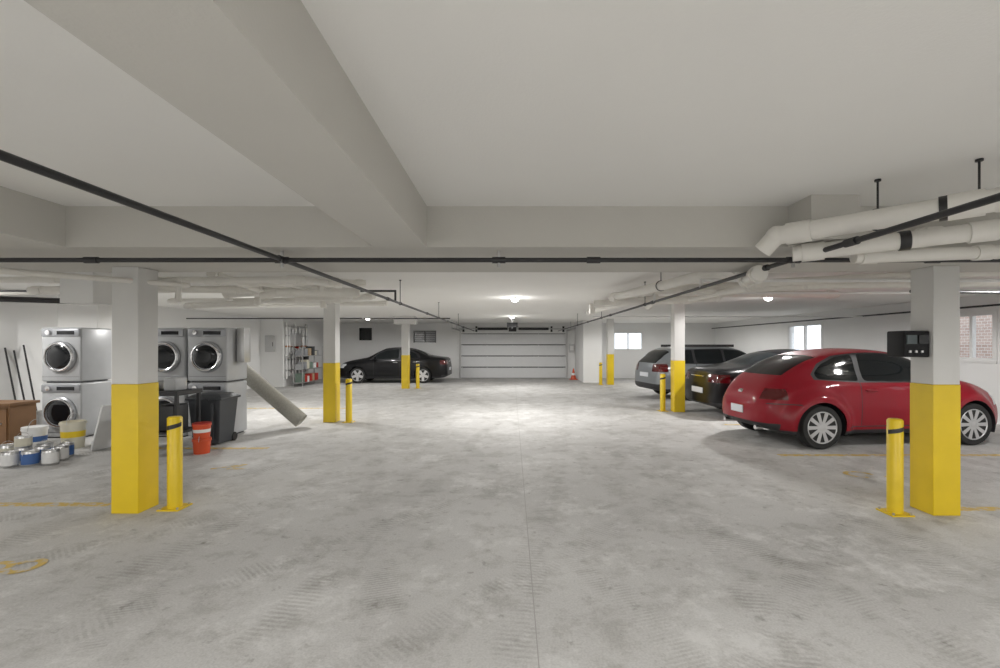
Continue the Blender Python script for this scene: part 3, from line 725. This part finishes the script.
BE = dict(L=4.28, paint='red', wr=.325, arch=.375, wheels=(.80, 3.34), bulge=.105, fender=True, crease=.0, spokes=10,
    top=[(0,.58),(.03,.72),(.12,.88),(.3,1.05),(.55,1.22),(.9,1.375),(1.3,1.465),(1.75,1.50),(2.2,1.475),(2.55,1.38),(2.88,1.19),(3.06,1.08),(3.3,1.03),(3.65,.95),(3.95,.82),(4.15,.66),(4.28,.48)],
    bot=[(0,.36),(.15,.26),(.5,.2),(3.8,.18),(4.15,.22),(4.28,.32)],
    belt=[(0,.54),(.3,.82),(.7,.93),(1.5,.97),(2.9,.95),(3.3,.90),(3.9,.74),(4.28,.44)],
    wid=[(0,.32),(.03,.46),(.10,.60),(.25,.70),(.5,.76),(.8,.79),(2,.80),(3.4,.77),(3.8,.70),(4.1,.58),(4.28,.36)],
    roofw=[(0,.4),(.4,.50),(1,.57),(2,.60),(2.7,.59),(3.1,.64),(4.28,.5)],
    sidewin=[[(1.58,1.0),(2.86,.985),(2.95,1.0),(2.60,1.29),(2.32,1.38),(2.0,1.415),(1.58,1.415)], [(.86,1.03),(1.50,1.0),(1.50,1.405),(1.22,1.36),(.98,1.25),(.84,1.12)]],
    sidetrim=[(.81,1.02),(1.45,.98),(2.99,.965),(3.01,.99),(2.62,1.32),(2.33,1.41),(2.0,1.44),(1.5,1.44),(1.18,1.38),(.93,1.26),(.79,1.10)],
    ws=(2.38, 3.05, .60), rwin=(.30, .98, 1.08, 1.39, .48),
    patch=[(0,.36,.46,.76,.72,.88,'tail'), (3.85,4.2,.42,.66,.60,.78,'head'), (0,.25,0,.9,.2,.36,'black')],
    seams=[(1.50,.36,1.0),(2.82,.32,.98)], hseams=[(1.25,2.90,.32), (.0,.5,.66)], mirror=(2.74,1.02), handles=[(1.66,.86)], 
    extra=[('box',(-.012,.012,-.16,.16,.46,.58,'plate')), ('cyl',((.03,.42,.27),(.15,.42,.27),.035,'chrome')), ('cyl',((.03,-.42,.27),(.15,-.42,.27),.035,'chrome')), ('cyl',((.055,0,.78),(.09,0,.80),.045,'chrome'))])
build_car('red_hatchback_car', BE, (3.71, 7.58, 0), math.radians(6))

SD = dict(L=4.6, paint='blk', wr=.32, arch=.365, wheels=(.98, 3.63), bulge=.015, crease=.008, spokes=5,
    top=[(0,.62),(.02,.84),(.07,.99),(.2,1.05),(.5,1.08),(.8,1.13),(1.1,1.27),(1.5,1.40),(2.05,1.46),(2.55,1.43),(2.9,1.29),(3.3,1.06),(3.6,1.0),(4.1,.90),(4.4,.78),(4.6,.52)],
    bot=[(0,.30),(.15,.23),(.6,.19),(3.8,.18),(4.4,.2),(4.6,.3)],
    belt=[(0,.60),(.1,.92),(.5,.99),(1.5,.98),(3.1,.93),(3.5,.88),(4.2,.74),(4.6,.46)],
    wid=[(0,.60),(.03,.72),(.12,.80),(.35,.86),(.9,.88),(2.5,.885),(3.6,.875),(4.2,.80),(4.45,.68),(4.6,.45)],
    roofw=[(0,.55),(1,.57),(2,.61),(2.7,.60),(3.2,.68),(4.6,.5)],
    sidewin=[[(1.98,1.0),(3.06,.97),(3.1,.99),(2.78,1.22),(2.5,1.33),(1.98,1.375)], [(1.15,1.03),(1.90,1.0),(1.90,1.37),(1.6,1.33),(1.3,1.19)]],
    sidetrim=[(1.08,1.0),(3.16,.95),(2.8,1.26),(2.5,1.36),(1.9,1.40),(1.5,1.35),(1.2,1.2)],
    ws=(2.62, 3.3, .60), rwin=(.78, 1.5, 1.13, 1.39, .54),
    patch=[(0,.30,.46,.9,.76,.93,'tail'), (4.1,4.55,.45,.8,.62,.78,'head'), (0,.25,0,.9,.2,.34,'black')],
    seams=[(1.92,.3,1.0),(2.98,.3,.97),(1.12,.55,1.0)], mirror=(2.92,1.02), handles=[(1.3,.86),(2.1,.85)], handlemat='chrome',
    extra=[('box',(-.015,.01,-.26,.26,.50,.62,'plate')), ('box',(-.01,.06,-.3,.3,.86,.885,'chrome'))])
build_car('black_sedan_car', SD, (4.15, 10.30, 0), math.radians(3))
build_car('black_sedan_car', SD, (-2.62, 19.45, 0), math.radians(180))

WG = dict(L=4.75, paint='silver', wr=.335, arch=.385, wheels=(.98, 3.68), bulge=.02, crease=.008, spokes=5, clad=.06,
    top=[(0,.62),(.02,.86),(.07,1.04),(.22,1.24),(.42,1.40),(.7,1.49),(1.5,1.53),(2.3,1.52),(2.7,1.44),(3.05,1.26),(3.4,1.09),(3.7,1.03),(4.3,.93),(4.6,.80),(4.75,.55)],
    bot=[(0,.34),(.15,.27),(.6,.23),(3.9,.22),(4.55,.24),(4.75,.34)],
    belt=[(0,.60),(.1,.93),(.5,.99),(1.5,.99),(3.1,.97),(3.6,.91),(4.3,.78),(4.75,.5)],
    wid=[(0,.60),(.03,.70),(.12,.79),(.35,.86),(.9,.89),(2.5,.89),(3.7,.88),(4.3,.82),(4.6,.70),(4.75,.45)],
    roofw=[(0,.52),(.3,.57),(1,.61),(2,.63),(2.7,.62),(3.2,.69),(4.75,.5)],
    sidewin=[[(2.1,1.03),(3.1,1.0),(3.16,1.02),(2.8,1.30),(2.6,1.38),(2.1,1.42)], [(1.2,1.04),(2.02,1.03),(2.02,1.425),(1.2,1.42)], [(.56,1.06),(1.12,1.04),(1.12,1.415),(.78,1.375)]],
    sidetrim=[(.50,1.03),(3.22,.98),(2.82,1.33),(2.6,1.41),(2.0,1.45),(.75,1.42)],
    ws=(2.56, 3.36, .62), rwin=(.05, .48, 1.04, 1.41, .57),
    patch=[(0,.32,.46,.92,.80,1.02,'tail'), (4.2,4.7,.45,.82,.66,.82,'head'), (0,.2,0,.95,.2,.46,'black')],
    seams=[(2.06,.32,1.05),(3.05,.32,1.02),(1.16,.5,1.05)], mirror=(3.0,1.08), handles=[(1.35,.9),(2.2,.89)],
    extra=[('box',(-.015,.01,-.26,.26,.64,.76,'plate')), ('box',(.8,2.5,.52,.55,1.49,1.565,'blackp')), ('box',(.8,2.5,-.55,-.52,1.49,1.565,'blackp'))])
build_car('silver_station_wagon', WG, (3.86, 13.45, 0), math.radians(9))

w = bpy.data.worlds.new('world'); S.world = w; w.use_nodes = True
w.node_tree.nodes['Background'].inputs['Color'].default_value = (.85, .92, 1, 1)
w.node_tree.nodes['Background'].inputs['Strength'].default_value = 1.9

cam = bpy.data.cameras.new('camera'); co = bpy.data.objects.new('camera', cam); S.collection.objects.link(co)
co.location = (0, 0, CAMH); co.rotation_euler = (math.pi/2, 0, 0)
cam.sensor_width = 36; cam.lens = 460*36/1000; cam.shift_x = -.012; cam.shift_y = .011; cam.clip_start = .05
S.camera = co
